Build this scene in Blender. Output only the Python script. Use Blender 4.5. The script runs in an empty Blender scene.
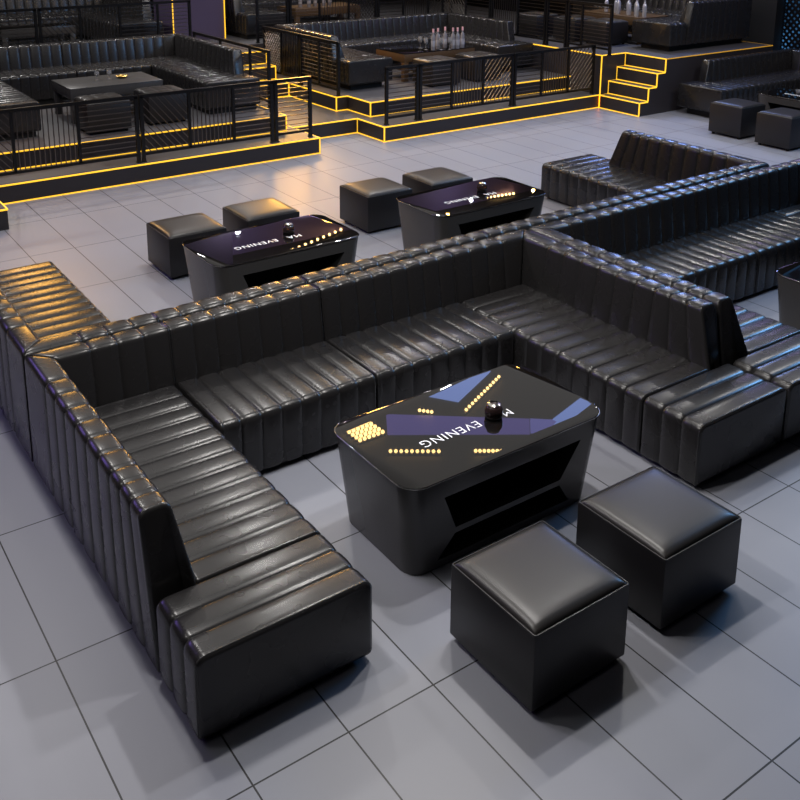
import bpy, bmesh, math
from mathutils import Vector, Matrix

SC = bpy.context.scene
COL = SC.collection

# ------------------------------------------------------------------ materials
def mat(name, base=(.5, .5, .5), rough=.5, metal=0., spec=.5, trans=0., emit=None, es=0., coat=0., ior=1.45):
    m = bpy.data.materials.new(name)
    m.use_nodes = True
    b = m.node_tree.nodes['Principled BSDF']
    b.inputs['Base Color'].default_value = (*base, 1)
    b.inputs['Roughness'].default_value = rough
    b.inputs['Metallic'].default_value = metal
    b.inputs['Specular IOR Level'].default_value = spec
    b.inputs['Transmission Weight'].default_value = trans
    b.inputs['Coat Weight'].default_value = coat
    b.inputs['IOR'].default_value = ior
    if emit:
        b.inputs['Emission Color'].default_value = (*emit, 1)
        b.inputs['Emission Strength'].default_value = es
    return m

def nodes(m):
    return m.node_tree.nodes, m.node_tree.links, m.node_tree.nodes['Principled BSDF']

def leather(name, base, rough):
    m = mat(name, base, rough, spec=.55)
    N, L, b = nodes(m)
    tc = N.new('ShaderNodeTexCoord')
    n2 = N.new('ShaderNodeTexNoise'); n2.inputs['Scale'].default_value = 7; n2.inputs['Detail'].default_value = 1.5
    L.new(tc.outputs['Object'], n2.inputs['Vector'])
    mr = N.new('ShaderNodeMapRange')
    mr.inputs['To Min'].default_value = rough - .005; mr.inputs['To Max'].default_value = rough + .01
    L.new(n2.outputs['Fac'], mr.inputs['Value']); L.new(mr.outputs['Result'], b.inputs['Roughness'])
    return m

LEATHER = leather('black_leather', (.017, .016, .0165), .27)
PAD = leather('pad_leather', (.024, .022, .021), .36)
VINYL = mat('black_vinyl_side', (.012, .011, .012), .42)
PIPING = mat('piping', (.03, .03, .03), .28)
PLINTH = mat('plinth_black', (.004, .004, .004), .6)
LACQUER = mat('dark_lacquer', (.055, .053, .053), .24)
GREYTOP = mat('grey_table_top', (.07, .068, .067), .3)
GLASSTOP = mat('black_glass', (.005, .0045, .0045), .012, spec=.5, coat=0)
CHROME = mat('chrome_edge', (.55, .52, .5), .15, metal=1)
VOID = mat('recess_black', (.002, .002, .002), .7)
LETTER = mat('white_lettering', (.85, .86, .9), .4, emit=(.9, .92, 1), es=.25)
METAL = mat('black_metal', (.006, .006, .007), .3, metal=0., spec=.35)
TREAD = mat('platform_floor', (.075, .073, .08), .42)
WIRE = mat('infill_metal', (.16, .14, .13), .3, metal=1.)
CLADDING = mat('dark_cladding', (.028, .024, .027), .5)
YELLOW = mat('yellow_led', (.9, .5, .05), .5, emit=(1, .55, .025), es=1.15)
AMBER = mat('amber_led', (.6, .3, .03), .5, emit=(1, .5, .03), es=.38)
WARM = mat('warm_bulb', (1, .8, .5), .4, emit=(1, .62, .22), es=24)
VIOLET = mat('violet_lit_beam', (.1, .08, .2), .5, emit=(.28, .22, .9), es=1.7)  # emission stands in for violet light on a ceiling beam
VIOLET2 = mat('bright_violet_lit_beam', (.1, .08, .2), .5, emit=(.30, .30, 1.), es=2.3)  # brighter end of the violet beam, its light put into emission
BLUE = mat('blue_lit_beam', (.1, .15, .3), .5, emit=(.28, .42, 1.), es=4.2)  # emission stands in for blue light on the ceiling
WALLM = mat('dark_wall', (.012, .011, .013), .6)
WALLBLK = mat('black_wall', (.003, .003, .003), .7)
PURPLE = mat('purple_column', (.075, .055, .11), .5)
CEILM = mat('ceiling_dark', (.05, .047, .045), .7)
GLASS = mat('clear_glass', (.8, .8, .83), .08, trans=.75)
SMOKE = mat('smoked_glass', (.10, .06, .06), .03, trans=.75, spec=.8)
BOTTLE = mat('bottle_glass', (.34, .33, .37), .12, trans=.4)
PINK = mat('pink_cap', (.75, .45, .5), .4)
SILVER = mat('silver_bottle', (.6, .6, .66), .25, metal=.5)
WOOD = mat('brown_wood', (.085, .048, .022), .4)
GOLD = mat('gold_rim', (.7, .45, .12), .3, metal=.8)

# the tiled floor : 1.066 m x 0.4385 m slabs with thin dark joints
def floor_mat():
    m = mat('floor_tiles', (.2, .2, .22), .42, spec=.5)
    N, L, b = nodes(m)
    g = N.new('ShaderNodeNewGeometry'); sp = N.new('ShaderNodeSeparateXYZ'); L.new(g.outputs['Position'], sp.inputs[0])
    def M(op, a, v, c=None):
        n = N.new('ShaderNodeMath'); n.operation = op
        if hasattr(a, 'is_linked') or hasattr(a, 'links'): L.new(a, n.inputs[0])
        else: n.inputs[0].default_value = a
        if hasattr(v, 'links'): L.new(v, n.inputs[1])
        else: n.inputs[1].default_value = v
        return n.outputs[0]
    def joint(out, off, per, w):
        u = M('DIVIDE', M('SUBTRACT', out, off), per)
        fr = M('FRACT', M('ADD', u, .5), 0.)
        dist = M('MULTIPLY', M('ABSOLUTE', M('SUBTRACT', fr, .5), 0.), per)
        return M('LESS_THAN', dist, w), M('FLOOR', u, 0.)
    jx, ix = joint(sp.outputs['X'], -2.767, 1.068, .0038)
    jy, iy = joint(sp.outputs['Y'], 1.3168, .4388, .0038)
    j = M('MAXIMUM', jx, jy)
    cmb = N.new('ShaderNodeCombineXYZ'); L.new(ix, cmb.inputs[0]); L.new(iy, cmb.inputs[1])
    wn = N.new('ShaderNodeTexWhiteNoise'); L.new(cmb.outputs[0], wn.inputs['Vector'])
    ns = N.new('ShaderNodeTexNoise'); ns.inputs['Scale'].default_value = 1.6; ns.inputs['Detail'].default_value = 5
    L.new(g.outputs['Position'], ns.inputs['Vector'])
    mixv = M('ADD', M('MULTIPLY', wn.outputs['Value'], .5), M('MULTIPLY', ns.outputs['Fac'], .5))
    cr = N.new('ShaderNodeValToRGB')
    cr.color_ramp.elements[0].position = .1; cr.color_ramp.elements[0].color = (.258, .265, .305, 1)
    cr.color_ramp.elements[1].position = .9; cr.color_ramp.elements[1].color = (.285, .292, .335, 1)
    L.new(mixv, cr.inputs[0])
    mx = N.new('ShaderNodeMix'); mx.data_type = 'RGBA'
    L.new(j, mx.inputs[0]); L.new(cr.outputs[0], mx.inputs[6]); mx.inputs[7].default_value = (.012, .012, .014, 1)
    L.new(mx.outputs[2], b.inputs['Base Color'])
    mr = N.new('ShaderNodeMapRange'); mr.inputs['To Min'].default_value = .36; mr.inputs['To Max'].default_value = .46
    L.new(ns.outputs['Fac'], mr.inputs['Value']); L.new(mr.outputs['Result'], b.inputs['Roughness'])
    return m
FLOORM = floor_mat()

# ------------------------------------------------------------------ object helpers
def link_mesh(name, bm, material, parent=None, origin=None, smooth=None):
    if origin is not None:
        bmesh.ops.translate(bm, verts=bm.verts, vec=-Vector(origin))
    bmesh.ops.recalc_face_normals(bm, faces=bm.faces)
    me = bpy.data.meshes.new(name)
    bm.to_mesh(me); bm.free()
    me.materials.append(material)
    if smooth is not None:
        for p in me.polygons: p.use_smooth = True
        me.set_sharp_from_angle(angle=math.radians(smooth))
    o = bpy.data.objects.new(name, me)
    COL.objects.link(o)
    if parent: o.parent = parent
    elif origin is not None: o.location = origin
    return o

def thing(name, label, cat, loc, group=None, rz=0.):
    o = bpy.data.objects.new(name, None); COL.objects.link(o)
    o.location = loc; o.rotation_euler = (0, 0, rz); o.empty_display_size = .1
    o['label'] = label; o['category'] = cat
    if group: o['group'] = group
    return o

def tag(o, label, cat, group=None):
    o['label'] = label; o['category'] = cat
    if group: o['group'] = group
    return o

def dup(root, loc, label, rz=None, group=None, skip=()):
    r = root.copy(); COL.objects.link(r); r.location = loc
    if rz is not None: r.rotation_euler = (0, 0, rz)
    r['label'] = label
    if group: r['group'] = group
    for ch in list(root.children):
        if ch.name.split('.')[0] in skip: continue
        c = ch.copy(); COL.objects.link(c); c.parent = r
        for g in list(ch.children):
            d = g.copy(); COL.objects.link(d); d.parent = c
    return r

def box(bm, x0, x1, y0, y1, z0, z1, bevel=0., seg=2):
    v = [bm.verts.new((x, y, z)) for z in (z0, z1) for (x, y) in ((x0, y0), (x1, y0), (x1, y1), (x0, y1))]
    f = [(3, 2, 1, 0), (4, 5, 6, 7), (0, 1, 5, 4), (1, 2, 6, 5), (2, 3, 7, 6), (3, 0, 4, 7)]
    fs = [bm.faces.new([v[i] for i in q]) for q in f]
    if bevel:
        es = list({e for q in fs for e in q.edges})
        bmesh.ops.bevel(bm, geom=es, offset=bevel, segments=seg, profile=.5, affect='EDGES')

def prism(bm, poly, z0, z1):
    a = [bm.verts.new((x, y, z0)) for x, y in poly]; b = [bm.verts.new((x, y, z1)) for x, y in poly]
    n = len(poly)
    bm.faces.new(a[::-1]); bm.faces.new(b)
    for i in range(n): bm.faces.new((a[i], a[(i + 1) % n], b[(i + 1) % n], b[i]))

def bar(bm, p, q, w):
    """square bar of width w between two points"""
    p, q = Vector(p), Vector(q); d = (q - p).normalized()
    up = Vector((0, 0, 1)) if abs(d.z) < .9 else Vector((1, 0, 0))
    a = d.cross(up).normalized() * w / 2; b = d.cross(a).normalized() * w / 2
    A = [bm.verts.new(p + s * a + t * b) for s, t in ((-1, -1), (1, -1), (1, 1), (-1, 1))]
    B = [bm.verts.new(q + s * a + t * b) for s, t in ((-1, -1), (1, -1), (1, 1), (-1, 1))]
    bm.faces.new(A); bm.faces.new(B[::-1])
    for i in range(4): bm.faces.new((A[i], B[i], B[(i + 1) % 4], A[(i + 1) % 4]))

def tube(bm, pts, r, closed=False, n=6):
    pts = [Vector(p) for p in pts]; rings = []
    m = len(pts)
    for i, p in enumerate(pts):
        a = pts[i - 1] if (i > 0 or closed) else p
        c = pts[(i + 1) % m] if (i < m - 1 or closed) else p
        d = (c - a).normalized()
        up = Vector((0, 0, 1)) if abs(d.z) < .9 else Vector((.3, 1, 0)).normalized()
        u = d.cross(up).normalized(); w = u.cross(d).normalized()
        rings.append([bm.verts.new(p + r * (math.cos(t) * u + math.sin(t) * w)) for t in [2 * math.pi * k / n for k in range(n)]])
    for i in range(m if closed else m - 1):
        A, B = rings[i], rings[(i + 1) % m]
        for k in range(n): bm.faces.new((A[k], A[(k + 1) % n], B[(k + 1) % n], B[k]))
    if not closed:
        bm.faces.new(rings[0][::-1]); bm.faces.new(rings[-1])

def lathe(bm, prof, n=16, c=(0, 0, 0)):
    rings = []
    for r, z in prof:
        if r < 1e-5: rings.append([bm.verts.new((c[0], c[1], c[2] + z))])
        else: rings.append([bm.verts.new((c[0] + r * math.cos(2 * math.pi * k / n), c[1] + r * math.sin(2 * math.pi * k / n), c[2] + z)) for k in range(n)])
    for A, B in zip(rings, rings[1:]):
        for k in range(n):
            k2 = (k + 1) % n
            if len(A) == 1 and len(B) == 1: continue
            if len(A) == 1: bm.faces.new((A[0], B[k], B[k2]))
            elif len(B) == 1: bm.faces.new((A[k], A[k2], B[0]))
            else: bm.faces.new((A[k], A[k2], B[k2], B[k]))

def round_poly(corners, n=4):
    """corners: (x, y, radius) counter-clockwise -> list of points"""
    out = []; m = len(corners)
    for i, (x, y, r) in enumerate(corners):
        p = Vector((x, y)); a = Vector(corners[i - 1][:2]); b = Vector(corners[(i + 1) % m][:2])
        if r <= 0: out.append((x, y)); continue
        da, db = (a - p).normalized(), (b - p).normalized()
        ang = math.acos(max(-1, min(1, da.dot(db))))
        tl = r / math.tan(ang / 2)
        c = p + (da + db).normalized() * (r / math.sin(ang / 2))
        s, e = p + da * tl, p + db * tl
        a0 = math.atan2(s.y - c.y, s.x - c.x); a1 = math.atan2(e.y - c.y, e.x - c.x)
        while a1 < a0: a1 += 2 * math.pi
        if a1 - a0 > math.pi: a1 -= 2 * math.pi
        for k in range(n + 1):
            t = a0 + (a1 - a0) * k / n
            out.append((c.x + r * math.cos(t), c.y + r * math.sin(t)))
    return out

def normals2d(poly):
    n = len(poly); out = []
    for i in range(n):
        a, b = Vector(poly[i - 1]), Vector(poly[(i + 1) % n])
        d = b - a; out.append(Vector((d.y, -d.x)).normalized())
    return out

# ------------------------------------------------------------------ channelled upholstery
PH = [(.03, .74), (.075, .46), (.16, .19), (.30, .04), (.5, 0.), (.70, .04), (.84, .19), (.925, .46), (.97, .74)]
def stations(l0, l1, plain0, plain1, cw, depth, r):
    """list of (l, inset): plain stretches at either end, channels of about cw in between"""
    st = []
    a, b = l0 + plain0, l1 - plain1
    n = max(1, round((b - a) / cw)); w = (b - a) / n
    body = []
    if plain0: body += [(l0 + .05, 0), (a - .05, 0), (a - .02, depth * .3), (a - .006, depth * .7)]
    for k in range(n):
        s = a + k * w
        if k > 0 or plain0: body.append((s, depth))
        body += [(s + p * w, depth * f) for p, f in PH]
    if plain1: body += [(b, depth), (b + .006, depth * .7), (b + .02, depth * .3), (b + .05, 0), (l1 - .05, 0)]
    for k in range(4):
        t = math.radians(30 * k); st.append((l0 + r * (1 - math.cos(t)), r * (1 - math.sin(t))))
    st += [q for q in body if l0 + r * 1.05 < q[0] < l1 - r * 1.05]
    for k in (3, 2, 1, 0):
        t = math.radians(30 * k); st.append((l1 - r * (1 - math.cos(t)), r * (1 - math.sin(t))))
    return st

def channelled(bm, prof, st, warp):
    """sweep the (t, z) profile along the stations; warp(l, t, z) -> world point"""
    nr = normals2d(prof); rings = []
    for l, ins in st:
        ring = []
        for (t, z), n in zip(prof, nr):
            ring.append(bm.verts.new(warp(l, t - n.x * ins, z - n.y * ins)))
        rings.append(ring)
    m = len(prof)
    for A, B in zip(rings, rings[1:]):
        for k in range(m): bm.faces.new((A[k], A[(k + 1) % m], B[(k + 1) % m], B[k]))
    bm.faces.new(rings[0][::-1]); bm.faces.new(rings[-1])

ZB = .030                                           # underside of the upholstery above the floor
DP = .845                                           # depth of every sofa
def back_profile(h=.757): return round_poly([(0, ZB, .012), (.205, ZB, .012), (.205, .40, .02), (.15, h, .042), (.0, h, .042)], 4)
SEAT = round_poly([(.195, ZB, .012), (DP, ZB, .02), (DP, .418, .05), (.195, .418, .02)], 5)
SEATB = round_poly([(.21, ZB, .012), (DP, ZB, .02), (DP, .418, .05), (.21, .418, .02)], 5)
ENDB = round_poly([(0, ZB, .02), (DP, ZB, .02), (DP, .418, .05), (0, .418, .05)], 5)
END_L = .43

def loc_part(name, build, material, root, smooth=38):
    bm = bmesh.new(); build(bm)
    return link_mesh(name, bm, material, root, origin=root.location, smooth=smooth)

def wing(T, W, side, L, label, group, seat_cw=.145, lift=0., bh=.757):
    """side 'start' sits at s = 0, side 'end' at s = W; runs d = 0 .. L"""
    P = (lambda l, t, z: T(t, l, z)) if side == 'start' else (lambda l, t, z: T(W - t, l, z))
    c = P(L / 2, .4, 0); c.z -= lift
    root = thing('banquette_sofa', label, 'sofa', c, group)
    Le = L - END_L
    def bw(l, t, z):
        w0 = max(0., 1 - l / .40); w1 = max(0., min(1., (l - (Le - .55)) / .55))
        return P(l + t * w0 - .14 * w1 * max(0., (z - .40) / .357), t, z)
    loc_part('backrest', lambda bm: channelled(bm, back_profile(bh), stations(.003, Le, .41, 0, .175, .011, .018), bw), LEATHER, root)
    # the return of the backrest round the corner
    a, b = (0, DP) if side == 'start' else (W - DP, W)
    def cw(l, t, z):
        return T(l + (t * max(0., 1 - l / .33) if side == 'start' else -t * max(0., 1 - (W - l) / .33)), t, z)
    p0, p1 = (.35, 0) if side == 'start' else (0, .35)
    loc_part('backrest', lambda bm: channelled(bm, back_profile(bh), stations(a + (.003 if p0 else .0005), b - (.003 if p1 else .0005), p0, p1, .152, .011, .006), cw), LEATHER, root)
    loc_part('seat', lambda bm: channelled(bm, SEAT, stations(.22, Le, 0, 0, seat_cw, .011, .016), P), LEATHER, root)
    eb = loc_part('end_seat', lambda bm: channelled(bm, ENDB, stations(Le + .004, L, 0, 0, .143, .011, .022), P), LEATHER, root)
    nr = normals2d(ENDB)
    loc_part('piping', lambda bm: tube(bm, [P(L - .014, t - n.x * .004, z - n.y * .004) for (t, z), n in zip(ENDB, nr)], .0045, True), PIPING, root, 60)
    def pl(bm):
        g = .06 if lift < .06 else .13
        q = [P(.05, g - .02, 0), P(L - g, g - .02, 0), P(L - g, DP - g, 0), P(.05, DP - g, 0)]
        prism(bm, [(v.x, v.y) for v in q], q[0].z - lift, q[0].z + ZB + .02)
    loc_part('plinth', pl, PLINTH, root, None)
    return root

def section(T, W, a, b, label, group, lift=0., bh=.757):
    c = T((a + b) / 2, .4, 0); c.z -= lift
    root = thing('banquette_sofa', label, 'sofa', c, group)
    loc_part('backrest', lambda bm: channelled(bm, back_profile(bh), stations(a + (.0005 if a == DP else .003), b - (.0005 if b == W - DP else .003), 0, 0, .152, .011, .008), T), LEATHER, root)
    loc_part('seat', lambda bm: channelled(bm, SEATB, stations(a + .005, b - .003, 0, 0, .143, .011, .018), T), LEATHER, root)
    def pl(bm):
        q = [T(a + .01, .05, 0), T(b - .01, .05, 0), T(b - .01, DP - .065, 0), T(a + .01, DP - .065, 0)]
        prism(bm, [(v.x, v.y) for v in q], q[0].z - lift, q[0].z + ZB + .02)
    loc_part('plinth', pl, PLINTH, root, None)
    return root

def frame(kind, base, s0, z0):
    if kind == '+x': return lambda s, d, z: Vector((base + d, s0 + s, z0 + z))
    if kind == '-x': return lambda s, d, z: Vector((base - d, s0 + s, z0 + z))
    return lambda s, d, z: Vector((s0 + s, base - d, z0 + z))          # '-y'

def booth(kind, base, s0, W, L, z0, cuts, labels, group, lift=0., rise=(0., 0.)):
    """labels: start wing, end wing (None = leave out), then one per back section"""
    T0 = frame(kind, base, s0, z0 + lift)
    T = lambda s, d, z: T0(s, d, z + max(0., z - .40) / .357 * (rise[0] + (rise[1] - rise[0]) * s / W))
    if labels[0]: wing(T, W, 'start', L, labels[0], group, lift=lift)
    if labels[1]: wing(T, W, 'end', L, labels[1], group, lift=lift)
    e = [DP] + cuts + [W - DP]
    for i in range(len(e) - 1):
        if labels[2 + i]: section(T, W, e[i], e[i + 1], labels[2 + i], group, lift)

# booth around the large near table
booth('+x', -5.44, 1.215, 3.95, 2.405, 0, [1.935],
      ['nearest black channelled leather sofa wing ending in the seat block at bottom left',
       'black channelled leather sofa wing to the right of the near lettered table',
       'black leather sofa section behind the near table, left of its seam',
       'black leather sofa section behind the near table, right of its seam'], 'sofas around the near lettered table', rise=(0., .028))
# booth behind it, facing away
booth('-x', -5.45, 1.215, 7.285, 2.37, 0, [1.935, 3.6, 5.3],
      ['black channelled leather sofa wing at left edge with bare floor beside its amber-lit seat',
       'low black leather sofa wing jutting out right of the table with amber sparkles',
       'leather sofa section seen as a ridge only, leftmost, below the table with star glint',
       'leather sofa section seen as a ridge only, second from left',
       'leather sofa section seen as a ridge only, third from left',
       'back-to-back leather sofa section running up to the jutting wing, blue-lit top ridge'], 'sofas of the middle booth', rise=(0., .07))
# booth on the right edge
booth('+x', -5.44, 5.185, 3.9, 2.405, 0, [1.95],
      ['black leather sofa wing at right edge, back to back with the near table wing',
       'blue-lit leather sofa wing cut by the right edge beyond the plain black table',
       'blue-lit leather sofa section left of the seam in the right booth',
       'blue-lit leather sofa section right of the seam at right edge'], 'sofas of the right booth', rise=(.028, .06))

S = .225                                            # one riser
# booth on the left raised platform
booth('+x', -15.1, 2.37, 3.96, 2.86, 2 * S, [1.95],
      ['black leather sofa wing behind railing at the left edge of the raised platform',
       'black leather sofa wing with amber-lit ridge on the left raised platform',
       'black leather back sofa section on left platform, left of its seam',
       'black leather back sofa section on left platform, right of its seam'], 'sofas on the left platform', .05)
booth('+x', -15.1, 8.10, 3.95, 2.47, 2 * S, [1.7],
      ['black leather sofa wing to the left of the bottle table, behind slatted railing',
       'black leather sofa wing to the right of the bottle table',
       'black leather back sofa section behind the bottles, left of its seam',
       'black leather back sofa section behind the bottles, right of its seam'], 'sofas around the bottle table', .07)
booth('+x', -18.65, 2.45, 3.93, 2.75, 4 * S, [1.95],
      [None, 'black leather sofa wing beside the purple column at top left',
       'tall dark leather sofa section in the top left corner behind the blue railing',
       'dark leather sofa section at top left next to the purple column wing'], 'sofas on the upper left terrace', .05)
booth('+x', -18.9, 8.05, 3.95, 2.85, 4 * S, [1.95],
      ['dark leather sofa wing right of the purple column at the top edge',
       None,
       'dark leather sofa section on the upper terrace right of the purple column, behind railing',
       'dark leather sofa section on the upper terrace behind the bottle table booth'], 'sofas on the upper middle terrace', .05)
booth('-y', 15.5, -14.55, 3.93, 2.22, 4 * S, [1.95],
      [None, 'large black leather sofa wing at top of the yellow stairs, seen from behind',
       'channelled leather sofa section behind the crowded bottle table at top, left part',
       'channelled leather sofa section behind the silver bottles next to the top wing'], 'sofas above the stairs', .07)
booth('-y', 15.95, -10.08, 3.93, 3.05, 0, [1.95],
      ['black leather sofa wing against the platform beside the yellow stairs',
       None,
       'black leather sofa section under the blue dotted wall at right edge',
       None], 'sofas of the far right booth', .085)

# ------------------------------------------------------------------ ottomans
def pillow(bm, w, d, z0, h, nx=14, ny=14, tuft=None):
    grid = []
    for i in range(nx + 1):
        row = []
        for j in range(ny + 1):
            u, v = -1 + 2 * i / nx, -1 + 2 * j / ny
            # denser towards the rim
            u = math.copysign(1 - (1 - abs(u)) ** 1.6, u); v = math.copysign(1 - (1 - abs(v)) ** 1.6, v)
            e = max(0, 1 - max(abs(u), abs(v)) ** 9) ** .5
            e2 = ((1 - abs(u) ** 7) * (1 - abs(v) ** 7)) ** .45 if abs(u) < 1 and abs(v) < 1 else 0
            z = z0 + h * (.86 * e2 + .14 * (1 - u * u) * (1 - v * v))
            if tuft:
                fu = abs(((u + 1) / 2 * tuft[0]) % 1 - .5) * 2; fv = abs(((v + 1) / 2 * tuft[1]) % 1 - .5) * 2
                z -= .018 * max(fu ** 6, fv ** 6) * e2
            row.append(bm.verts.new((u * w / 2, v * d / 2, z)))
        grid.append(row)
    for i in range(nx):
        for j in range(ny): bm.faces.new((grid[i][j], grid[i + 1][j], grid[i + 1][j + 1], grid[i][j + 1]))
    rim = [grid[i][0] for i in range(nx + 1)] + [grid[nx][j] for j in range(1, ny + 1)] + [grid[i][ny] for i in range(nx - 1, -1, -1)] + [grid[0][j] for j in range(ny - 1, 0, -1)]
    low = [bm.verts.new((v.co.x, v.co.y, z0 - .012)) for v in rim]
    m = len(rim)
    for k in range(m): bm.faces.new((rim[k], low[k], low[(k + 1) % m], rim[(k + 1) % m]))
    bm.faces.new(low)

def make_ottoman(label, loc, group, tufted=False):
    root = thing('ottoman', label, 'ottoman', loc, group)
    w, d = .55, .57
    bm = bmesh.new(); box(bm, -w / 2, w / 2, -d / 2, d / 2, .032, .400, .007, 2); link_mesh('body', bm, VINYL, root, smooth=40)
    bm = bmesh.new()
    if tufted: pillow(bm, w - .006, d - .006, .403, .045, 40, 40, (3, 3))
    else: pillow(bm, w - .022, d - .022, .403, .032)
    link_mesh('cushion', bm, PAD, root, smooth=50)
    bm = bmesh.new()
    a, b = w / 2 - .003, d / 2 - .003
    tube(bm, [(x, y, .401) for x, y in round_poly([(-a, -b, .012), (a, -b, .012), (a, b, .012), (-a, b, .012)], 3)], .0042, True)
    link_mesh('piping', bm, PIPING, root, smooth=60)
    for sx in (-1, 1):
        for sy in (-1, 1):
            bm = bmesh.new(); lathe(bm, [(0, 0), (.022, 0), (.026, .034), (0, .034)], 12, (sx * (w / 2 - .055), sy * (d / 2 - .055), 0))
            link_mesh('foot', bm, PLINTH, root, smooth=40)
    return root

ott = make_ottoman('nearest black leather cube ottoman, the left one in front of the near table', (-2.664, 2.705, 0), 'ottomans in front of the near table')
dup(ott, (-2.674, 3.525, 0), 'black leather cube ottoman, the right one in front of the near table')
G2 = 'ottomans of the middle booth'
dup(ott, (-8.075, 3.36, 0), 'black cube ottoman in the middle booth, leftmost, beside the table corner with the star glint', group=G2)
dup(ott, (-8.13, 4.17, 0), 'black cube ottoman in the middle booth, second from left, half behind the star glint table', group=G2)
dup(ott, (-8.125, 5.54, 0), 'amber-lit black cube ottoman in the middle booth, third from left', group=G2)
dup(ott, (-8.10, 6.35, 0), 'black cube ottoman in the middle booth, rightmost, behind the sparkling table', group=G2)
G3 = 'ottomans of the far right booth'
dup(ott, (-8.56, 12.37, 0), 'violet-topped black cube ottoman by far right booth, the left of two', group=G3).scale = (1, 1, 1.16)
dup(ott, (-7.74, 12.33, 0), 'violet-topped black cube ottoman by far right booth, cut by the right edge', group=G3).scale = (1, 1, 1.16)
tft = make_ottoman('tufted black ottoman behind left platform railing, the left one by the glasses table', (-12.22, 4.00, 2 * S), 'tufted ottomans on the left platform', True)
dup(tft, (-12.33, 4.86, 2 * S), 'tufted black ottoman behind left platform railing, the right one by the sofa wing')
G4 = 'tufted ottomans by the bottle table'
dup(tft, (-12.44, 9.69, 2 * S), 'tufted ottoman in front of the bottle table, the left one', group=G4)
dup(tft, (-12.45, 10.60, 2 * S), 'tufted ottoman in front of the bottle table, the right one', group=G4)
G5 = 'ottomans above the stairs'
dup(tft, (-12.02, 13.23, 4 * S), 'dark tufted ottoman behind upper railing nearest the stairs', group=G5)
dup(tft, (-12.72, 13.16, 4 * S), 'dark tufted ottoman behind upper railing, middle of three', group=G5)
dup(tft, (-13.55, 13.0, 4 * S), 'dark tufted ottoman behind upper railing, farthest from the stairs', group=G5)

# ------------------------------------------------------------------ lettered coffee tables
TABLES = []
def rrect(hx, hy, r, n=5): return round_poly([(-hx, -hy, r), (hx, -hy, r), (hx, hy, r), (-hx, hy, r)], n)
def text_mesh(body, size):
    cu = bpy.data.curves.new('lettering', 'FONT'); cu.body = body; cu.size = size; cu.extrude = .0006
    cu.align_x = 'LEFT'; cu.space_character = 1.12; cu.resolution_u = 3; cu.offset = -.0006
    o = bpy.data.objects.new('tmp_text', cu); COL.objects.link(o)
    me = bpy.data.meshes.new_from_object(o.evaluated_get(bpy.context.evaluated_depsgraph_get()))
    bpy.data.objects.remove(o); me.materials.clear(); me.materials.append(LETTER)
    return me

def make_table(label, loc, group, rz=0.):
    root = thing('coffee_table', label, 'table', loc, group, rz)
    top, bot = rrect(.373, .688, .11), rrect(.322, .632, .095)
    lo, hi = 0.004, .535
    bm = bmesh.new(); rings = []
    for k in range(5):
        f = k / 4
        rings.append([bm.verts.new((a[0] + (b[0] - a[0]) * f, a[1] + (b[1] - a[1]) * f, lo + (hi - lo) * f)) for a, b in zip(bot, top)])
    n = len(top)
    for A, B in zip(rings, rings[1:]):
        for k in range(n): bm.faces.new((A[k], A[(k + 1) % n], B[(k + 1) % n], B[k]))
    bm.faces.new(rings[0][::-1]); bm.faces.new(rings[-1])
    body = link_mesh('body', bm, LACQUER, root)
    # two trapezoid shelf openings cut right into the long front
    def cutter(polyyz):
        bm = bmesh.new()
        a = [bm.verts.new((.10, y, z)) for y, z in polyyz]; b = [bm.verts.new((.6, y, z)) for y, z in polyyz]
        m = len(a); bm.faces.new(a[::-1]); bm.faces.new(b)
        for i in range(m): bm.faces.new((a[i], a[(i + 1) % m], b[(i + 1) % m], b[i]))
        return link_mesh('tmp_cut', bm, VOID)
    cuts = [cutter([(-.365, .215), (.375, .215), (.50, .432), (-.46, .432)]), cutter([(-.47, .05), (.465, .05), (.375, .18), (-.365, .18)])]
    for c in cuts:
        c.matrix_world = Matrix.Identity(4)
        md = body.modifiers.new('b', 'BOOLEAN'); md.operation = 'DIFFERENCE'; md.object = c; md.solver = 'EXACT'
    rl, rr = root.location.copy(), root.rotation_euler.copy()
    root.location = (0, 0, 0); root.rotation_euler = (0, 0, 0)
    bpy.context.view_layer.update()
    me = bpy.data.meshes.new_from_object(body.evaluated_get(bpy.context.evaluated_depsgraph_get()))
    body.modifiers.clear(); body.data = me
    for c in cuts: bpy.data.objects.remove(c)
    root.location, root.rotation_euler = rl, rr
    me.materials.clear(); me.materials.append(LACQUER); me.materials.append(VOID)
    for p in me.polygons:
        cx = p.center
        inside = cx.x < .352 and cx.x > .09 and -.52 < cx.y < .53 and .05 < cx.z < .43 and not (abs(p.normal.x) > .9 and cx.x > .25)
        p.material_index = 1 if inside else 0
        p.use_smooth = True
    me.set_sharp_from_angle(angle=math.radians(30))
    bm = bmesh.new(); box(bm, -.27, .27, -.54, .54, 0, .03); link_mesh('plinth', bm, PLINTH, root)
    tp = rrect(.378, .693, .115, 7)
    bm = bmesh.new(); prism(bm, tp, .538, .549); bmesh.ops.bevel(bm, geom=[e for e in bm.edges if abs(e.verts[0].co.z - e.verts[1].co.z) < 1e-6], offset=.002, segments=2, affect='EDGES', profile=.5)
    link_mesh('glass_top', bm, GLASSTOP, root, smooth=35)
    bm = bmesh.new(); tube(bm, [(x, y, .5435) for x, y in rrect(.3785, .6935, .115, 7)], .0028, True); link_mesh('edge_strip', bm, CHROME, root, smooth=60)
    for body_txt, y in (('EVENING', .02), ('MA', .25)):
        l = bpy.data.objects.new('lettering', text_mesh(body_txt, .090)); COL.objects.link(l); l.parent = root
        l.location = (.035, y, .5498); l.rotation_euler = (0, 0, -math.pi / 2)
        l['label'] = 'white printed lettering on black glass'
    return root

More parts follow.
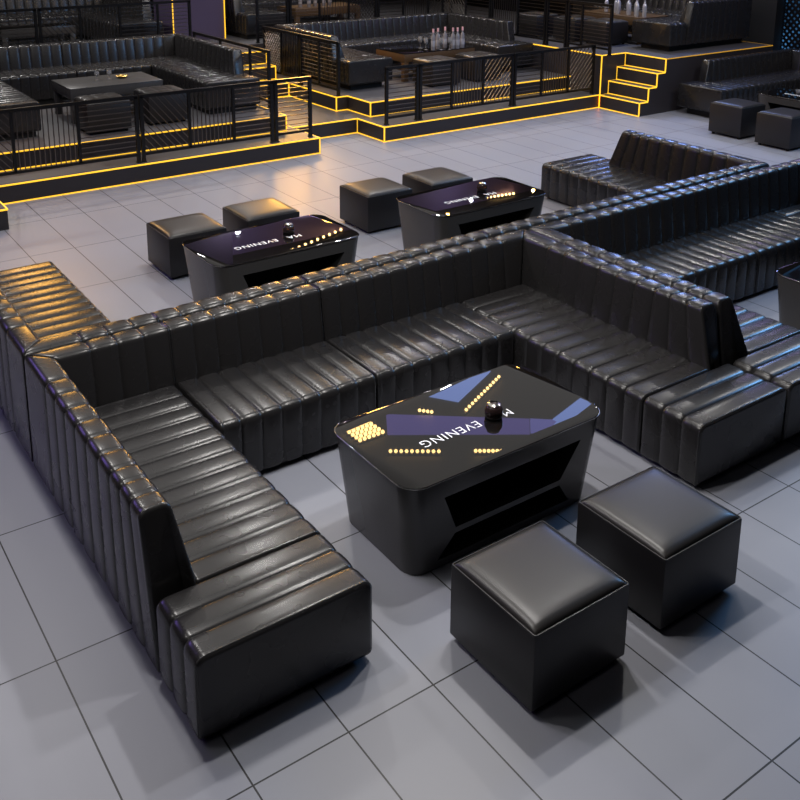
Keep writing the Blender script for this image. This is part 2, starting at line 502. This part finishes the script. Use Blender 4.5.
tb = make_table('large black lettered table with two front shelf openings in the nearest booth', (-3.68, 3.14, 0), 'lettered tables')
dup(tb, (-6.94, 3.66, 0), 'black lettered table in the middle booth, left one with the star glint')
dup(tb, (-6.96, 5.89, 0), 'black lettered table in the middle booth, right one with amber sparkles')
dup(tb, (-3.70, 7.20, 0), 'plain black table corner cut by the right edge', skip=('lettering',))
dup(tb, (-8.02, 13.36, 0), 'black lettered table with glass ashtrays in the far right booth', rz=-math.pi / 2)

# glass domes on the tables
def make_dome(label, loc):
    root = thing('glass_dome', label, 'dome', loc, 'glass domes on lettered tables')
    bm = bmesh.new()
    prof = [(0, .0), (.034, 0), (.046, .010), (.052, .03), (.050, .052), (.040, .072), (.022, .083), (0, .086)]
    lathe(bm, prof, 24); link_mesh('dome', bm, SMOKE, root, smooth=60)
    bm = bmesh.new(); lathe(bm, [(.030, .004), (.047, .004), (.05, .014), (.044, .016), (.03, .016)], 24); link_mesh('base_ring', bm, PLINTH, root, smooth=40)
    bm = bmesh.new(); lathe(bm, [(.02, .0845), (.034, .078), (.036, .081), (.022, .088), (.02, .0845)], 24); link_mesh('top_ring', bm, CHROME, root, smooth=40)
    return root
dm = make_dome('small dark glass dome on the nearest lettered table', (-3.62, 3.262, .55))
dup(dm, (-6.99, 3.85, .55), 'small glass dome on the left table of the middle booth')
dup(dm, (-7.02, 6.07, .55), 'small glass dome on the right table of the middle booth')

# ------------------------------------------------------------------ platform tables and tableware
def box_table(label, loc, hx, hy, side, top, grp, h=.48, shelf=True):
    root = thing('club_table', label, 'table', loc, grp)
    bm = bmesh.new()
    box(bm, -hx, hx, -hy, hy, h - .15, h - .015, .004)
    link_mesh('apron', bm, side, root, smooth=40)
    bm = bmesh.new(); box(bm, -hx - .004, hx + .004, -hy - .004, hy + .004, h - .014, h, .003); link_mesh('table_top', bm, top, root, smooth=40)
    for sx in (-1, 1):
        for sy in (-1, 1):
            bm = bmesh.new(); box(bm, sx * (hx - .05) - .045, sx * (hx - .05) + .045, sy * (hy - .05) - .045, sy * (hy - .05) + .045, 0, h - .15, .004); link_mesh('leg', bm, side, root, smooth=40)
    bm = bmesh.new(); box(bm, -hx + .1, hx - .1, -hy + .1, hy - .1, .16, .19); link_mesh('shelf', bm, side, root)
    return root
box_table('dark square-legged table with a few glasses on the left platform', (-13.17, 4.41, 2 * S), .42, .65, LACQUER, GREYTOP, 'platform tables')
box_table('brown-sided table crowded by bottles and wine glasses on the middle platform', (-13.28, 10.10, 2 * S), .42, .76, WOOD, GLASSTOP, 'platform tables')
box_table('brown table with silver bottles above the stairs at the top edge', (-12.32, 14.02, 4 * S), .75, .36, WOOD, WOOD, 'platform tables')
box_table('dark table on the upper left terrace behind the blue railing', (-16.6, 4.35, 4 * S), .38, .6, LACQUER, GLASSTOP, 'terrace tables')
box_table('brown table with glassware on the upper terrace behind the bottle booth', (-16.7, 10.0, 4 * S), .38, .75, WOOD, WOOD, 'terrace tables')

def bottle_parts(root, h, glass, cap):
    k = h / .30
    bm = bmesh.new(); lathe(bm, [(0, 0), (.036, 0), (.038, .006 * k), (.038, .17 * k), (.030, .20 * k), (.015, .225 * k), (.014, .27 * k), (0, .27 * k)], 16); link_mesh('bottle_body', bm, glass, root, smooth=50)
    bm = bmesh.new(); lathe(bm, [(.0142, .25 * k), (.017, .25 * k), (.017, .30 * k), (0, .302 * k)], 12); link_mesh('cap', bm, cap, root, smooth=50)
    bm = bmesh.new(); lathe(bm, [(.0385, .05 * k), (.0392, .052 * k), (.0392, .13 * k), (.0385, .132 * k)], 16); link_mesh('paper_label', bm, SILVER, root, smooth=50)
    return root
zt = 2 * S + .48
bl = ['clear bottle with pink cap, leftmost of six on the platform table', 'clear bottle with pink cap, second from left of six', 'clear bottle with pink cap, third from left of six',
      'clear bottle with pink cap, fourth from left of six', 'clear bottle with pink cap, fifth from left of six', 'clear bottle with pink cap, rightmost of six on the platform table']
bp = [(-12.95, 10.01), (-13.0, 10.15), (-13.07, 10.36), (-12.9, 10.40), (-12.86, 10.47), (-12.91, 10.62)]
b0 = None
for lab, (x, y) in zip(bl, bp):
    if b0 is None:
        b0 = bottle_parts(thing('spirit_bottle', lab, 'bottle', (x, y, zt), 'clear bottles on the platform table'), .36, BOTTLE, PINK)
    else: dup(b0, (x, y, zt), lab)
def glass_parts(root):
    bm = bmesh.new(); lathe(bm, [(.004, .085), (.02, .095), (.036, .125), (.038, .16), (.031, .205), (.029, .205), (.036, .16), (.034, .127), (.018, .1), (.0, .093)], 16); link_mesh('bowl', bm, GLASS, root, smooth=60)
    bm = bmesh.new(); lathe(bm, [(0, 0), (.034, 0), (.034, .003), (.006, .008), (.004, .02), (.004, .085), (0, .088)], 14); link_mesh('stem', bm, GLASS, root, smooth=60)
    return root
w0 = None
for lab, (x, y) in zip(['wine glass on platform table, alone left of the bottles', 'wine glass on platform table just left of the first bottle', 'wine glass on platform table in front of the second and third bottles', 'wine glass on platform table between the two groups of bottles'],
                       [(-13.25, 9.96), (-13.05, 9.93), (-12.90, 10.14), (-12.86, 10.30)]):
    if w0 is None: w0 = glass_parts(thing('wine_glass', lab, 'glass', (x, y, zt), 'wine glasses among the bottles'))
    else: dup(w0, (x, y, zt), lab)
# left platform table
dup(w0, (-13.25, 4.29, zt), 'stemmed glass on the left platform table, leftmost', group='glasses on the left platform table').scale = (.9, .9, .6)
dup(w0, (-13.23, 4.46, zt), 'stemmed glass on the left platform table, beside the gold tray', group='glasses on the left platform table').scale = (.9, .9, .6)
bm = bmesh.new(); lathe(bm, [(0, 0), (.05, 0), (.085, .03), (.082, .032), (.048, .006), (0, .006)], 20)
tag(link_mesh('gold_dish', bm, GOLD, smooth=50), 'small gold dish on the left platform table', 'dish').location = (-13.22, 4.64, zt)
# ashtrays on the far right table
a0 = None
for i, (lab, x) in enumerate(zip(['glass ashtray on far right table, leftmost', 'glass ashtray on far right table, second from left', 'glass ashtray on far right table, at the right edge'], (-8.32, -8.15, -7.98))):
    if a0 is None:
        bm = bmesh.new(); lathe(bm, [(0, 0), (.05, 0), (.06, .04), (.045, .042), (.04, .012), (0, .012)], 18)
        a0 = tag(link_mesh('ashtray', bm, GLASS, smooth=50), lab, 'ashtray', 'ashtrays on the far right table'); a0.location = (x, 13.55, .55)
    else:
        c = a0.copy(); COL.objects.link(c); c.location = (x, 13.55, .55); c['label'] = lab
# silver bottles above the stairs
zu = 4 * S + .48
s0 = None
sil = [(-11.80, 13.78), (-11.66, 13.82), (-11.92, 13.90), (-12.04, 13.84), (-12.15, 13.95), (-12.3, 13.85), (-12.45, 13.95), (-12.6, 13.85)]
silab = ['silver bottle on the brown table above the stairs, second from right', 'silver bottle on the brown table above the stairs, rightmost', 'silver bottle on the brown table above the stairs, third from right', 'silver bottle on the brown table above the stairs, fourth from right',
         'silver bottle on the brown table above the stairs, fifth from right', 'silver bottle on the brown table above the stairs, sixth from right', 'silver bottle on the brown table above the stairs, seventh from right', 'silver bottle on the brown table above the stairs, leftmost']
for lab, (x, y) in zip(silab, sil):
    if s0 is None: s0 = bottle_parts(thing('silver_bottle', lab, 'bottle', (x, y, zu), 'silver bottles above the stairs'), .34, SILVER, SILVER)
    else: dup(s0, (x, y, zu), lab)
for k in range(5):
    dup(b0, (-16.62 + .05 * (k % 2), 9.52 + .17 * k, 4 * S + .48), 'clear bottle on the upper terrace table behind the railing, %s' % ('leftmost', 'second from left', 'middle one', 'second from right', 'rightmost')[k], group='bottles on the upper terrace table')

# ------------------------------------------------------------------ railings
def clip(p, q, a0, a1, b0, b1):
    """clip a 2-D segment to a rectangle (Liang-Barsky)"""
    t0, t1 = 0., 1.; dx, dy = q[0] - p[0], q[1] - p[1]
    for d, lo, hi, s in ((dx, a0, a1, p[0]), (dy, b0, b1, p[1])):
        if abs(d) < 1e-9:
            if s < lo or s > hi: return None
            continue
        u, v = (lo - s) / d, (hi - s) / d
        if u > v: u, v = v, u
        t0, t1 = max(t0, u), min(t1, v)
    if t1 - t0 < 1e-3: return None
    return (p[0] + dx * t0, p[1] + dy * t0), (p[0] + dx * t1, p[1] + dy * t1)

def railing(p0, p1, z0, panels, label, group, h=.845, wire=.011, end_posts=(True, True)):
    """panels: list of (length share, pattern)"""
    p0, p1 = Vector((*p0, z0)), Vector((*p1, z0)); L = (p1 - p0).length; u = (p1 - p0) / L
    root = thing('railing', label, 'railing', (p0 + p1) / 2, group)
    O = root.location
    at = lambda s, z: p0 + u * s + Vector((0, 0, z)) - O
    def mk(name, fn, m=METAL):
        bm = bmesh.new(); fn(bm); return link_mesh(name, bm, m, root)
    mk('handrail', lambda bm: bar(bm, at(0, h - .02), at(L, h - .02), .042))
    mk('bottom_rail', lambda bm: bar(bm, at(0, .10), at(L, .10), .034))
    tot = sum(q[0] for q in panels); s = 0.
    for i, (sh, pat) in enumerate(panels):
        a, b = s, s + L * sh / tot; s = b
        if i: mk('divider', lambda bm: bar(bm, at(a, .1), at(a, h - .02), .034))
        a0, a1, b0, b1 = a + .025, b - .025, .117, h - .04
        segs = []
        if pat == 'h': segs = [((a0, z), (a1, z)) for z in [b0 + (b1 - b0) * (k + .5) / 11 for k in range(11)]]
        elif pat == 'v':
            n = max(3, int((a1 - a0) / .055)); segs = [((a0 + (a1 - a0) * (k + .5) / n, b0), (a0 + (a1 - a0) * (k + .5) / n, b1)) for k in range(n)]
        else:
            st = .07 if pat == 'x' else .085
            H = b1 - b0
            for sg in ((1, -1) if pat == 'x' else ((1,) if pat == '/' else (-1,))):
                k = -H * 1.2
                while k < (a1 - a0) + H * 1.2:
                    c = clip((a0 + k, b0 if sg > 0 else b1), (a0 + k + H * .85, b1 if sg > 0 else b0), a0, a1, b0, b1)
                    if c: segs.append(c)
                    k += st
        def fill(bm):
            for p, q in segs: bar(bm, at(*p), at(*q), wire)
        mk('infill_bars', fill, WIRE)
    for e, s in zip(end_posts, (.0, L)):
        if not e: continue
        s = s + (.022 if s == 0 else -.022)
        po = mk('post', lambda bm: bar(bm, at(s, 0), at(s, h - .02), .042))
        bm = bmesh.new(); q = at(s, 0); box(bm, q.x - .03, q.x + .03, q.y - .03, q.y + .03, q.z, q.z + .014, .003); link_mesh('foot_plate', bm, METAL, po)
    return root

XR = -11.16
GF = 'railings of the left platform'
railing((XR, 1.95), (XR, 4.09), S, [(.65, '\\'), (.75, 'v'), (.74, 'h')], 'black railing on the left platform, at the left edge', GF)
railing((XR, 4.11), (XR, 5.95), S, [(1, '\\'), (.95, 'v'), (.9, 'h')], 'black railing on the left platform, middle length before the tufted ottomans', GF)
railing((XR, 5.97), (XR, 6.54), S, [(1, 'h')], 'short black railing at the end of the left platform beside the passage', GF)
GG = 'railings of the middle platform'
XG = -11.20
railing((XG, 7.80), (XG, 8.39), S, [(1, 'h')], 'short slatted black railing at the left end of the middle platform', GG)
railing((XG, 8.41), (XG, 10.26), S, [(1, 'h'), (1, 'v'), (1, '/')], 'black railing in front of the bottle table', GG)
railing((XG, 10.28), (XG, 12.09), S, [(1, 'h'), (1, 'v'), (1, '/')], 'black railing on the middle platform ending at the stairs', GG)
railing((-14.85, 6.47), (-12.21, 6.47), 2 * S, [(1, 'v'), (1, 'h'), (.6, 'h')], 'black railing along the stair side of the left platform', 'side railings', wire=.008)
railing((-14.87, 7.78), (-13.62, 7.78), 2 * S, [(1, 'x'), (1, 'v')], 'black railing with diamond mesh beside the inner stairs', 'side railings')
railing((-13.60, 7.78), (-12.42, 7.78), 2 * S, [(1, 'h'), (1, 'h')], 'black slatted railing along the left side of the bottle booth', 'side railings')
XT = -15.56
GT = 'railings of the upper terrace'
railing((XT, 2.1), (XT, 4.15), 4 * S, [(1, 'v'), (1, 'h')], 'blue-sheened upper terrace railing at top left corner', GT)
railing((XT, 4.17), (XT, 6.74), 4 * S, [(.66, '\\'), (.66, 'v'), (.66, 'h'), (.6, 'h')], 'blue-sheened upper terrace railing ending at the purple column', GT)
railing((XT, 8.0), (XT, 8.66), 4 * S, [(1, 'h')], 'narrow upper terrace railing right of the purple column', GT)
railing((XT, 8.68), (XT, 10.62), 4 * S, [(1, 'h'), (1, 'v'), (1, 'x')], 'upper terrace railing behind the bottle booth, left length', GT)
railing((XT, 10.64), (XT, 12.5), 4 * S, [(1, 'h'), (1, 'v'), (1, '/')], 'upper terrace railing behind the bottle booth, right length', GT)
GU = 'railings above the stairs'
YU = 12.20
railing((-15.5, YU), (-14.0, YU), 4 * S, [(1, '\\'), (1, 'h')], 'tall black railing above the bottle booth, farthest length', GU)
railing((-13.98, YU), (-12.50, YU), 4 * S, [(1, 'v'), (1, 'h')], 'tall black railing above the bottle booth, middle length', GU)
railing((-12.48, YU), (-11.98, YU), 4 * S, [(1, 'h')], 'tall black railing above the bottle booth, narrow length', GU)
railing((-11.96, YU), (-10.95, YU), 4 * S, [(.5, 'h'), (1, 'h')], 'tall black railing above the bottle booth ending by the yellow stairs', GU)

# ------------------------------------------------------------------ the setting
def struct(name, bm, m, parent=None):
    o = link_mesh(name, bm, m, parent)
    if m is CLADDING:                               # floor covering on the treads, cladding on the risers
        o.data.materials.append(TREAD)
        for p in o.data.polygons:
            if p.normal.z > .9: p.material_index = 1
    if not parent: o['kind'] = 'structure'
    return o
def sbox(name, m, *a):
    bm = bmesh.new(); box(bm, *a); return struct(name, bm, m)
ZC = 4.85
sbox('floor', FLOORM, -24.2, 4.2, -6.2, 18.2, -.1, 0)
sbox('ceiling', CEILM, -24.2, 4.2, -6.2, 18.2, ZC, ZC + .1)
sbox('wall_back', WALLM, -24.2, -24, -6, 18, 0, ZC)
sbox('wall_left', WALLM, -24, 4, -6.2, -6, 0, ZC)
sbox('wall_front', WALLM, 4, 4.2, -6, 18, 0, ZC)
sbox('wall_right', WALLBLK, -24, 4, 18, 18.2, 0, ZC)
sbox('wall_niche', WALLBLK, -15.5, -10.42, 15.95, 16.4, 0, ZC)

def led(root, p, q, m=YELLOW, w=.0155):
    bm = bmesh.new()
    p, q = Vector(p), Vector(q)
    bar(bm, p, q, w)
    return link_mesh('led_strip', bm, m, root)

def platform(poly, z0, z1, leds, m=CLADDING, nm='platform'):
    bm = bmesh.new(); prism(bm, poly, z0, z1)
    o = struct(nm, bm, m)
    for a, b in leds: led(o, a, b)
    return o
rect = lambda x0, x1, y0, y1: [(x0, y0), (x1, y0), (x1, y1), (x0, y1)]
e = .006
XP = -11.05
platform(rect(-15.45, XP, -5.9, 6.60), 0, S, [((XP, -5.9, S - e), (XP, 6.6, S - e)), ((XP, -5.9, e), (XP, 6.6, e)), ((XP, 6.6, 0), (XP, 6.6, S)), ((-12.3, 6.6, S - e), (XP, 6.6, S - e))])
XF = -11.66
platform(rect(-15.45, XF, -5.9, 6.42), S, 2 * S, [((XF, -5.9, 2 * S - e), (XF, 6.42, 2 * S - e)), ((XF, -5.9, S + e), (XF, 6.42, S + e)), ((XF, 6.42, S), (XF, 6.42, 2 * S)), ((-13.9, 6.42, 2 * S - e), (XF, 6.42, 2 * S - e))])
XQ = -11.80
platform(rect(-15.45, XQ, 6.602, 7.708), 0, S, [((XQ, 6.6, S - e), (XQ, 7.7, S - e)), ((XQ, 6.6, e), (XQ, 7.7, e))])
XP2 = -11.09
platform(rect(-15.45, XP2, 7.71, 12.128), 0, S, [((XP2, 7.71, S - e), (XP2, 12.128, S - e)), ((XP2, 7.71, e), (XP2, 12.128, e)), ((XQ, 7.71, S - e), (XP2, 7.71, S - e)), ((XQ, 7.71, e), (XP2, 7.71, e)),
         ((XP2, 7.71, 0), (XP2, 7.71, S)), ((XQ, 7.71, 0), (XQ, 7.71, S))])
XG2 = -11.76
pg = [(-15.45, 7.715), (-12.40, 7.715), (-12.40, 7.92), (XG2, 7.92), (XG2, 12.127), (-15.45, 12.127)]
gl = []
for z in (2 * S - e, S + e):
    gl += [((-13.88, 7.715, z), (-12.40, 7.715, z)), ((-12.40, 7.715, z), (-12.40, 7.92, z)), ((-12.40, 7.92, z), (XG2, 7.92, z)), ((XG2, 7.92, z), (XG2, 12.12, z))]
for x, y in ((-13.88, 7.715), (-12.40, 7.715), (XG2, 7.92)): gl.append(((x, y, S), (x, y, 2 * S)))
platform(pg, S, 2 * S, gl)
# inner stairs between the two platforms
ILX = [-13.88, -14.32, -14.64]
bm = bmesh.new()
for k, x in enumerate(ILX): box(bm, -15.449, x, 6.604, 7.706, S * (k + 1) + .0005, S * (k + 2) if k < 2 else 4 * S)
stair = struct('stairs', bm, CLADDING)
for k, x in enumerate(ILX):
    for z in (S * (k + 1) + e, S * (k + 2) - e): led(stair, (x, 6.61, z), (x, 7.7, z))
    led(stair, (x, 7.7, S * (k + 1)), (x, 7.7, S * (k + 2)))
    if k < 2: led(stair, (ILX[k + 1], 7.7, S * (k + 2)), (x, 7.7, S * (k + 2)))
# upper terrace and the high platform with the yellow stairs
platform(rect(-23.99, -15.452, -5.9, 12.128), 0, 4 * S, [])
YS = [12.13, 12.33, 12.52, 12.71]
XS0, XS1 = -11.07, -10.21
bm = bmesh.new()
prism(bm, [(-23.99, 12.13), (XS0, 12.13), (XS0, YS[3]), (XS1, YS[3]), (XS1, 15.62), (-23.99, 15.62)], 0, 4 * S)
up = struct('platform', bm, CLADDING)
zt4 = 4 * S - e
led(up, (-15.4, 12.13, zt4), (XS0, 12.13, zt4)); led(up, (XS0, 12.13, 0), (XS0, 12.13, 4 * S)); led(up, (XS0, 12.13, zt4), (XS0, YS[3], zt4))
led(up, (XS1, YS[3], zt4), (XS1, 15.62, zt4), AMBER, .013); led(up, (-11.2, 15.62, zt4), (XS1, 15.62, zt4), AMBER, .013)
bm = bmesh.new()
for k in range(3): box(bm, XS0 + .001, XS1, YS[k], YS[k + 1] - .0005, 0, S * (k + 1))
st = struct('stairs', bm, CLADDING)
for k in range(4):
    y = YS[k]
    a, b = S * k + e, S * (k + 1) - e
    led(st, (XS0, y, a), (XS1, y, a)); led(st, (XS0, y, b), (XS1, y, b)); led(st, (XS0, y, a), (XS0, y, b)); led(st, (XS1, y, a), (XS1, y, b))
    if k < 3: led(st, (XS1, y, b), (XS1, YS[k + 1], b)); led(st, (XS0, y, b), (XS0, YS[k + 1], b))
# little entrance step at the left edge
platform(rect(XP + .002, -10.12, -1., 2.24), 0, S, [((-10.12, -1, S - e), (-10.12, 2.24, S - e)), ((XP, 2.24, S - e), (-10.12, 2.24, S - e))])
# purple column with yellow light strips
bm = bmesh.new(); box(bm, -17.4, -16.5, 6.80, 7.82, 4 * S, ZC - .001); c = struct('column', bm, PURPLE)
led(c, (-16.49, 6.80, 4 * S), (-16.49, 6.80, 3.4)); led(c, (-16.49, 7.82, 4 * S), (-16.49, 7.82, 3.4))
bm = bmesh.new(); box(bm, -17.7, -17.3, 7.83, 17.2, 3.95, ZC - .001); struct('trim_6', bm, mat('violet_lit_fascia', (.30, .22, .52), .5))  # violet light on the fascia is put into its base colour
# perforated light wall on the right
bm = bmesh.new(); box(bm, -10.40, -3, 16.20, 16.3, 0, ZC - .001)
lw = mat('blue_backlight', (.01, .02, .04), .5)
N, Lk, b = nodes(lw)
tc = N.new('ShaderNodeNewGeometry'); ns = N.new('ShaderNodeTexNoise'); ns.inputs['Scale'].default_value = 2.2; ns.inputs['Detail'].default_value = 3
Lk.new(tc.outputs['Position'], ns.inputs['Vector'])
cr = N.new('ShaderNodeValToRGB'); cr.color_ramp.elements[0].position = .38; cr.color_ramp.elements[0].color = (.004, .008, .016, 1); cr.color_ramp.elements[1].position = .72; cr.color_ramp.elements[1].color = (.10, .38, .85, 1)
Lk.new(ns.outputs['Fac'], cr.inputs[0]); Lk.new(cr.outputs[0], b.inputs['Emission Color']); b.inputs['Emission Strength'].default_value = .6
struct('wall_backlit', bm, lw)
def perforated(bm):
    y, x0, x1, z0, z1, p, r = 16.12, -10.40, -6.0, .75, 3.6, .085, .021
    c45 = math.sqrt(.5)
    for i in range(-70, 110):
        for k in range(-70, 110):
            cx, cz = x0 + (i - k) * p * c45, z0 + (i + k) * p * c45
            if not (x0 < cx < x1 and z0 < cz < z1): continue
            ring = lambda q: [bm.verts.new((cx + (a - c) * q * c45, y, cz + (a + c) * q * c45)) for a, c in ((-1, -1), (0, -1), (1, -1), (1, 0), (1, 1), (0, 1), (-1, 1), (-1, 0))]
            o, q = ring(p / 2), ring(r)
            for j in range(8): bm.faces.new((o[j], o[(j + 1) % 8], q[(j + 1) % 8], q[j]))
    bmesh.ops.remove_doubles(bm, verts=bm.verts, dist=1e-4)
    g = bmesh.ops.extrude_face_region(bm, geom=list(bm.faces))
    bmesh.ops.translate(bm, verts=[v for v in g['geom'] if isinstance(v, bmesh.types.BMVert)], vec=(0, .02, 0))
bm = bmesh.new(); perforated(bm)
struct('trim_1', bm, METAL)

# ------------------------------------------------------------------ ceiling bulb bars and lit beams (seen mirrored in the glass tops)
def refl(tx, ty, Z=ZC - .06):
    k = 1 + (Z - .55) / (3.3 - .55)
    return (tx * k, ty * k, Z)
def led_bar(a, b, n, label, r=.024):
    A, B = Vector(refl(*a)), Vector(refl(*b))
    root = thing('ceiling_light_bar', label, 'lamp', (A + B) / 2, 'ceiling light bars')
    bm = bmesh.new(); bar(bm, A - root.location + Vector((0, 0, .045)), B - root.location + Vector((0, 0, .045)), .03); link_mesh('housing', bm, METAL, root)
    bm = bmesh.new()
    for k in range(n):
        p = A.lerp(B, (k + .5) / n) - root.location
        m = Matrix.Translation(p); bmesh.ops.create_uvsphere(bm, u_segments=8, v_segments=6, radius=r, matrix=m)
    link_mesh('bulbs', bm, WARM, root, smooth=60)
W1 = 'warm bulb bar mirrored in the nearest table, '
led_bar((-3.67, 2.58), (-3.51, 2.81), 10, W1 + 'left row')
led_bar((-3.42, 2.95), (-3.33, 3.08), 7, W1 + 'right row')
led_bar((-3.76, 3.17), (-3.97, 3.62), 12, W1 + 'slanting row')
led_bar((-3.92, 2.96), (-3.85, 3.02), 4, W1 + 'short row')
for k in range(6):
    f = k / 5
    led_bar((-4.01 + .17 * f, 2.50 + .005 * f), (-4.01 + .17 * f, 2.67 + .01 * f), 6, W1 + 'bar %s of the bright grid' % ('first', 'second', 'third', 'fourth', 'fifth', 'sixth')[k], .028)
W2 = 'warm bulb bar mirrored in a middle booth table, '
led_bar((-6.58, 3.63), (-6.84, 4.38), 10, W2 + 'in the left table', .03)
led_bar((-6.91, 5.22), (-6.86, 5.46), 6, W2 + 'short row in the right table', .03)
led_bar((-6.83, 5.85), (-6.77, 6.29), 10, W2 + 'long row in the right table', .03)
def lit_beam(pts, m, name):  # ceiling beams are no lamps; the light falling on them is emitted
    bm = bmesh.new()
    prism(bm, [refl(*p)[:2] for p in pts], ZC - .03, ZC - .002)
    return struct(name, bm, m)
lit_beam([(-4.0, 2.80), (-3.83, 2.69), (-3.40, 3.33), (-3.51, 3.43)], VIOLET, 'trim_2')
lit_beam([(-3.51, 3.435), (-3.405, 3.34), (-3.29, 3.54), (-3.43, 3.53)], VIOLET2, 'trim_3')
lit_beam([(-3.435, 3.535), (-3.295, 3.545), (-3.20, 3.80), (-3.52, 3.85)], BLUE, 'trim_4')
lit_beam([(-4.05, 3.12), (-3.89, 3.23), (-4.07, 3.63), (-4.25, 3.45)], BLUE, 'trim_5')

# ------------------------------------------------------------------ lights
def lamp(kind, name, loc, energy, color, target=None, **kw):
    d = bpy.data.lights.new(name, kind); d.energy = energy; d.color = color
    for k, v in kw.items(): setattr(d, k, v)
    o = bpy.data.objects.new(name, d); COL.objects.link(o); o.location = loc
    if target is not None:
        o.rotation_euler = (Vector(target) - Vector(loc)).to_track_quat('-Z', 'Y').to_euler()
    return o
COOL = (1., .965, .93)
def spot(name, loc, energy, tgt, color=COOL, size=120, blend=.7, rad=.05):
    return lamp('SPOT', name, loc, energy, color, tgt, spot_size=math.radians(size), spot_blend=blend, shadow_soft_size=rad)
for x, y, en in [(-3.7, 3.6, 150), (-4.6, 3.6, 150), (-3.75, 1.4, 120), (-4.75, 1.3, 120), (-4.6, 5.6, 75)]:
    spot('downlight_and_fill', (x, y, 3.95), en, (x + .9, y - .1, 0), size=150, rad=.07)
for x, y, en in [(-8, 1.5, 190), (-8.3, 4.3, 190), (-10.5, 7.9, 200), (-8.0, 10.5, 210), (-5.5, 10, 100), (-6.5, 13, 170), (-9, 14, 100)]:
    spot('downlight_and_fill', (x, y, 4.5), en, (x, y, 0), size=150, rad=.07)
for x, y, en in [(-13.5, 2.5, 150), (-13.5, 5.5, 150), (-13.3, 9, 160), (-13.3, 11.3, 150), (-16.6, 4, 300), (-16.8, 10, 400), (-12.8, 14.2, 240)]:  # the pair behind the platform booths is added backlight for sofa ridges
    spot('downlight_and_fill', (x, y, 4.5), en, (x, y, 0), size=140, rad=.1)
for x, y, en in [(-1.8, -.2, 22), (-4.5, -1.0, 85)]:  # added fill for the near floor and the camera side
    spot('downlight_and_fill', (x, y, 4.6), en, (x, y, 0), size=150, rad=.4)
lamp('AREA', 'soft_fill', (-9, 6, ZC - .1), 140, (1, .97, .94), (-9, 6, 0), shape='RECTANGLE', size=9, size_y=10)  # added soft fill, gives the leather tops an even sheen
lamp('AREA', 'violet_wash', (-11.2, -1.6, 4.3), 65, (.36, .22, 1.), (-5, 1, .6), shape='RECTANGLE', size=2.5, size_y=1.5)
lamp('AREA', 'blue_wash', (-4.4, 11.4, 4.3), 150, (.2, .5, 1.), (-4.8, 6.8, .4), shape='RECTANGLE', size=1.6, size_y=.8)
lamp('AREA', 'blue_wash', (-11.5, 14.5, 4.3), 90, (.25, .4, 1.), (-7, 9, .4), shape='RECTANGLE', size=1., size_y=.6)
lamp('POINT', 'violet_fill', (-9.2, 14.6, 3.6), 22, (.55, .4, 1.), shadow_soft_size=.25)  # added above the far right booth to tint its ottoman tops
lamp('AREA', 'warm_wash', (-12.1, 3.1, 2.35), 30, (1, .5, .1), (-6.8, 1.7, .4), shape='RECTANGLE', size=.8, size_y=.5)
lamp('AREA', 'warm_wash', (-14.9, 8.4, 2.5), 95, (1, .5, .1), (-6, 3.5, .6), shape='RECTANGLE', size=.6, size_y=.5)
# bare lamps that glint in the glass tops
def glint(tx, ty, k, col, en, r):
    lamp('POINT', 'glint_lamp', (tx * k, ty * k, .55 + (k - 1) * 2.75), en, col, shadow_soft_size=r)
glint(-7.27, 3.50, 2.2, (1, 1, 1), 60, .045)
glint(-7.18, 4.36, 2.07, (1, .55, .1), 25, .1)
glint(-6.74, 6.50, 2.3, (1, .55, .1), 12, .035)
glint(-6.60, 5.30, 2.3, (1, .55, .1), 12, .035)
glint(-6.84, 5.78, 2.4, (1, 1, 1), 20, .035)

w = bpy.data.worlds.new('World'); SC.world = w; w.use_nodes = True
w.node_tree.nodes['Background'].inputs[0].default_value = (.02, .02, .025, 1)

# ------------------------------------------------------------------ camera (measured from the floor joints)
F, CX, CY, PITCH, YAW, ROLL = 962.27084, 381.29185, 140.60056, 0.23801488, 2.53735726, -0.00279688
cp, sp, cy, sy = math.cos(PITCH), math.sin(PITCH), math.cos(YAW), math.sin(YAW)
fwd = Vector((cp * cy, cp * sy, -sp)); right = Vector((sy, -cy, 0)); down = fwd.cross(right)
r2 = math.cos(ROLL) * right + math.sin(ROLL) * down; d2 = math.cos(ROLL) * down - math.sin(ROLL) * right
cam = bpy.data.cameras.new('camera'); co = bpy.data.objects.new('camera', cam); COL.objects.link(co)
R = Matrix((r2, -d2, -fwd)).transposed().to_4x4(); R.translation = Vector((0, 0, 3.3)); co.matrix_world = R
cam.sensor_width = 36; cam.sensor_fit = 'HORIZONTAL'; cam.lens = F * 36 / 800
cam.shift_x = (400 - CX) / 800; cam.shift_y = (CY - 400) / 800; cam.clip_end = 100
SC.camera = co

SC.cycles.caustics_reflective = False; SC.cycles.caustics_refractive = False; SC.cycles.sample_clamp_indirect = 4
SC.view_settings.view_transform = 'Standard'; SC.view_settings.look = 'None'
SC.view_settings.gamma = 1; SC.view_settings.use_curve_mapping = False; SC.view_settings.exposure = 0.
